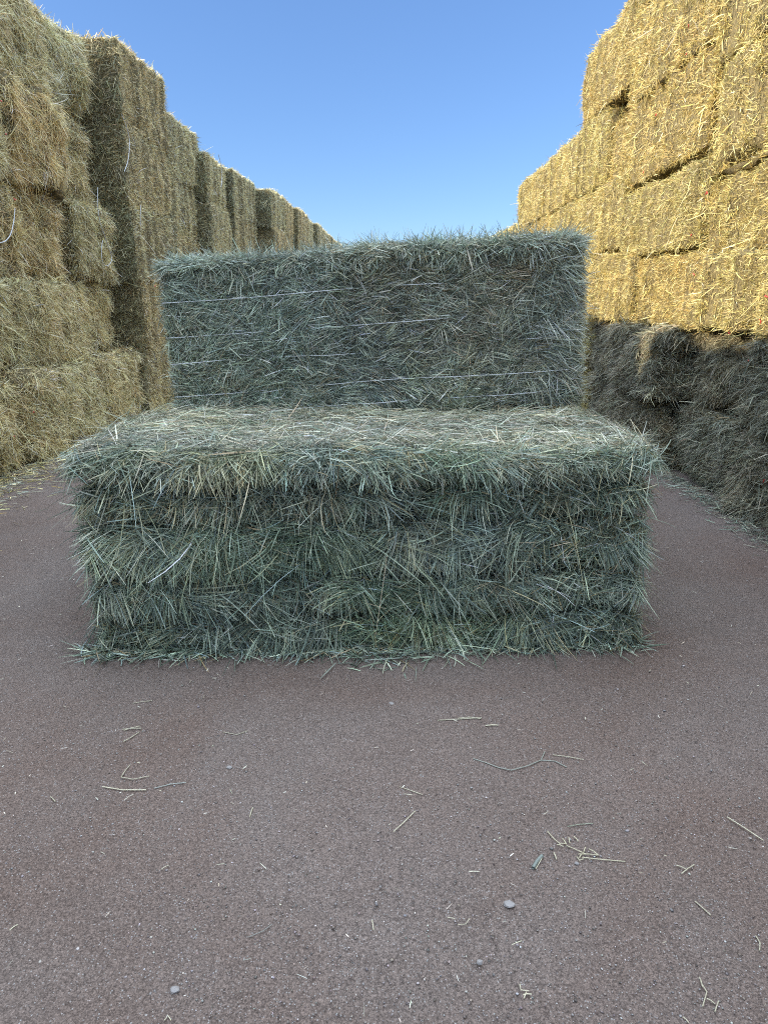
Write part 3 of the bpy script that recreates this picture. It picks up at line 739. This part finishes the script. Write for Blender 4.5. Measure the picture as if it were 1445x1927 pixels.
# thin chaff on the yard
n = 800; x = rng.uniform(-2.6, 2.4, n); y = 0.9+rng.random(n)**1.3*4.2
scatter('chaff', 'scattered short bits of pale straw on the dirt', 'chaff', x, y, (0.005, 0.03), (0.0012, 0.003), [(0.6, 0.55, 0.42), (0.5, 0.47, 0.35), (0.7, 0.66, 0.55)], lift=0.1)

# gravel: small stones half sunk in the dirt
def stones(n, x, y, r, pal, sink=0.3):
    # a deformed octahedron-like pebble: 3 rings
    a = np.linspace(0, 2*np.pi, 6, endpoint=False)
    ring = [(-0.75, 0.55), (0.0, 1.0), (0.7, 0.6)]
    base = np.array([(rr*np.cos(t+0.3*i), rr*np.sin(t+0.3*i), zz*0.7) for i, (zz, rr) in enumerate(ring) for t in a])
    q = []
    for i in range(2):
        for j in range(6): q.append((i*6+j, i*6+(j+1) % 6, (i+1)*6+(j+1) % 6, (i+1)*6+j))
    q += [(12, 13, 14, 15), (12, 15, 16, 17)]
    q = np.array(q)
    jit = 1+rng.normal(0, 0.16, (n, 18, 1))
    V = base[None]*jit*r[:, None, None]*np.stack([rng.uniform(0.75, 1.35, n), rng.uniform(0.75, 1.2, n), rng.uniform(0.5, 0.9, n)], 1)[:, None, :]
    th = rng.uniform(0, 2*np.pi, n); c, s_ = np.cos(th)[:, None], np.sin(th)[:, None]
    X = V[..., 0]*c-V[..., 1]*s_; Y = V[..., 0]*s_+V[..., 1]*c
    V = np.stack([X+x[:, None], Y+y[:, None], V[..., 2]+(r*(0.5-sink))[:, None]+0.001], -1)
    F = (q[None]+(np.arange(n)*18)[:, None, None]).reshape(-1, 4)
    T = np.repeat(pick(pal, n), 18, axis=0)
    return V.reshape(-1, 3), F, T
n = 22000; t = rng.random(n)
y = 0.85+t**1.5*3.6; x = rng.uniform(-1, 1, n)*(0.25+0.62*y)
r = rng.lognormal(math.log(0.0015), 0.42, n).clip(0.0008, 0.0065)
V, F, T = stones(n, x, y, r, [(0.24, 0.21, 0.195), (0.34, 0.31, 0.29), (0.17, 0.14, 0.125), (0.34, 0.32, 0.30), (0.22, 0.17, 0.145), (0.28, 0.26, 0.245)])
M_PEB = hay_blade('gravel stones', warm=(1, 1, 1), cool=(1, 1, 1), sheen=0.3)
o = bpy.data.objects.new('gravel', mesh_np('gravel', V, F, T, [M_PEB], smooth=False)); col.objects.link(o)
tag(o, 'fine pale gravel grains pressed into the dirt', 'gravel', kind='stuff')
def stone(px, py, size, label, c, flat=0.35, k=5):
    p = on_ground(px, py); m = bpy.data.meshes.new('stone')
    import bmesh
    bm = bmesh.new(); bmesh.ops.create_icosphere(bm, subdivisions=2, radius=1)
    rs = random.Random(px)
    dirs = [Vector((rs.gauss(0, 1), rs.gauss(0, 1), rs.gauss(0, .6))).normalized() for _ in range(9)]
    for v in bm.verts:                       # cut facets
        for d in dirs:
            e = v.co.dot(d)-0.72
            if e > 0: v.co -= d*e
        v.co.x *= size*1.15; v.co.y *= size*0.9; v.co.z *= size*flat
    bm.to_mesh(m); bm.free(); m.materials.append(M_STONE)
    o = bpy.data.objects.new('stone', m); col.objects.link(o); o.location = (p.x, p.y, size*flat*0.55)
    tag(o, label, 'stone', 'stones lying on the dirt')
stone(957, 1703, 0.0155, 'flat bluish grey stone lying alone on the dirt, right of the middle', 0)
stone(329, 1866, 0.013, 'angular pale grey stone near the bottom edge, lower left', 0, 0.6)
stone(1085, 1627, 0.007, 'small pale stone just below the biggest clump of straw', 0, 0.6)
stone(737, 1326, 0.012, 'small pale stone on the dirt close to the front bale', 0, 0.5)
stone(902, 1764+50, 0.008, 'little white pebble below the flat bluish stone', 0, 0.7)
stone(432, 1446, 0.010, 'small buff stone on the dirt left of the middle, far from straw', 0, 0.5)

# single straws the photograph shows
def straw(chains, label, w=0.003, c=(0.58, 0.53, 0.38), name='straw', group='straws lying on the dirt', cat='straw'):
    Vs, Fs, off = [], [], 0; w *= 1.15
    for ch in chains:
        pts = [on_ground(x, y, 0.0045) for x, y in ch]
        if len(pts) == 2: pts = [pts[0], (pts[0]+pts[1])/2+Vector((0, 0, 0.002)), pts[1]]
        V, F = tube([tuple(q) for q in pts], w/2, 5); Vs.append(V); Fs.append(F+off); off += len(V)
    V = np.concatenate(Vs); T = np.tile(np.array(c)*random.uniform(0.85, 1.15), (len(V), 1))
    o = bpy.data.objects.new(name, mesh_np(name, V, np.concatenate(Fs), T, [M_FRESH])); col.objects.link(o)
    tag(o, label, cat, group)
straw([[(890, 1428), (915, 1436), (938, 1445), (962, 1450), (992, 1442), (1018, 1431), (1025, 1415)], [(1018, 1431), (1045, 1433), (1066, 1444)]], 'long forked grey green stalk bent in a shallow curve on the dirt', 0.0032, (0.34, 0.35, 0.29))
straw([[(1040, 1421), (1098, 1430)]], 'straight pale straw right beside the forked stalk', 0.0026)
straw([[(1368, 1538), (1400, 1558), (1436, 1582)]], 'long straight straw at the right edge of the dirt', 0.003)
straw([[(740, 1566), (760, 1548), (781, 1527)]], 'pale straw leaning diagonally, in the middle of the dirt', 0.0026)
straw([[(752, 1481), (775, 1489), (795, 1496)]], 'thin bent straw above the diagonal one in the middle', 0.002)
straw([[(823, 1356), (860, 1354), (906, 1351)], [(862, 1352), (884, 1350), (905, 1353)]], 'pale straw pair pointing sideways below the front bale', 0.0034)
straw([[(913, 1366), (937, 1365)]], 'short thick pale straw just below the sideways pair', 0.004)
straw([[(193, 1481), (230, 1487), (275, 1487)]], 'slightly bowed pale straw on the left of the dirt', 0.0034)
straw([[(290, 1484), (322, 1476), (350, 1473)]], 'thin grey straw continuing past the bowed one', 0.0026, (0.36, 0.38, 0.33))
straw([[(228, 1463), (250, 1467), (281, 1461)], [(228, 1463), (236, 1450), (245, 1440)]], 'hooked pale straw above the bowed one on the left', 0.0026)
straw([[(230, 1373), (266, 1371)], [(233, 1375), (263, 1367)], [(232, 1396), (247, 1388), (262, 1378)]], 'small bunch of broken straws on the left below the front bale', 0.003)
straw([[(250, 1324), (286, 1319)]], 'single pale straw close to the left foot of the front bale', 0.0026)
straw([[(420, 1378), (445, 1383), (466, 1376)]], 'thin curved straw left of the middle below the front bale', 0.0024)
straw([[(1030, 1565), (1042, 1579), (1053, 1588), (1066, 1588)], [(1066, 1592), (1085, 1600), (1102, 1608)], [(1088, 1608), (1126, 1610)], [(1108, 1598), (1126, 1610)], [(1095, 1614), (1120, 1617), (1176, 1622)], [(1058, 1578), (1066, 1590)], [(1070, 1577), (1072, 1588)],
       [(1080, 1575), (1088, 1584)], [(1102, 1595), (1098, 1604)], [(1048, 1590), (1060, 1594)], [(1085, 1612), (1090, 1620), (1098, 1617)], [(1090, 1615), (1094, 1609)]], 'biggest clump of tangled pale straws on the right of the dirt', 0.0026, (0.52, 0.47, 0.32))
straw([[(1068, 1556), (1090, 1552), (1116, 1550)]], 'thin green straw just above the biggest clump', 0.0022, (0.33, 0.35, 0.25))
straw([[(1003, 1634), (1010, 1622), (1020, 1611)]], 'narrow grey green leaf left of the biggest straw clump', 0.009, (0.24, 0.27, 0.24))
straw([[(1008, 1636), (1015, 1624), (1021, 1613)]], 'thin straw lying against the grey green leaf', 0.002)
straw([[(1042, 1605), (1047, 1618)]], 'short straw between the leaf and the biggest clump', 0.003)
straw([[(1272, 1629), (1290, 1636)], [(1282, 1645), (1306, 1628)]], 'two crossed straws right of the biggest clump', 0.0028)
straw([[(1308, 1697), (1325, 1712), (1337, 1723)]], 'pale bent straw beside the dark spot on the right', 0.0028)
straw([[(1422, 1762), (1430, 1775), (1429, 1790)]], 'curved pale straw near the lower right edge', 0.003)
straw([[(978, 1853), (980, 1864), (995, 1866)], [(984, 1873), (1000, 1872)], [(990, 1868), (986, 1880)]], 'two broken pale straw pieces at the bottom edge, right of centre', 0.0024)
straw([[(1322, 1895), (1330, 1868), (1318, 1848)], [(1345, 1905), (1352, 1885)], [(1330, 1880), (1345, 1890)], [(1316, 1840), (1322, 1858)], [(1285, 1915), (1296, 1926)]], 'loose heap of pale chopped straw in the lower right corner', 0.0026)
straw([[(18, 1752), (33, 1741)]], 'short pale straw at the lower left edge', 0.003)
straw([[(470, 1538), (476, 1520)]], 'short upright pale straw left of the middle of the dirt', 0.003)
straw([[(95, 1500), (104, 1509)]], 'tiny pale straw at the left of the dirt', 0.003)
straw([[(303, 1637), (318, 1629)]], 'thin short straw in the left half of the foreground', 0.002)
straw([[(468, 1764), (495, 1753), (512, 1740)]], 'faint grey straw left of centre in the foreground', 0.0018, (0.3, 0.3, 0.26))
straw([[(700, 1732), (703, 1751)]], 'short pale straw near the bottom centre', 0.0022)
straw([[(842, 1728), (856, 1730)]], 'tiny straw left of the flat bluish stone', 0.002)
straw([[(862, 1741), (876, 1740), (884, 1729)]], 'small bowed straw under the flat bluish stone', 0.0018)
straw([[(310, 1921), (316, 1912), (322, 1921)]], 'little folded pale straw at the bottom edge, left', 0.0022)
print('objects', len(bpy.data.objects), 'bales', len(bales))
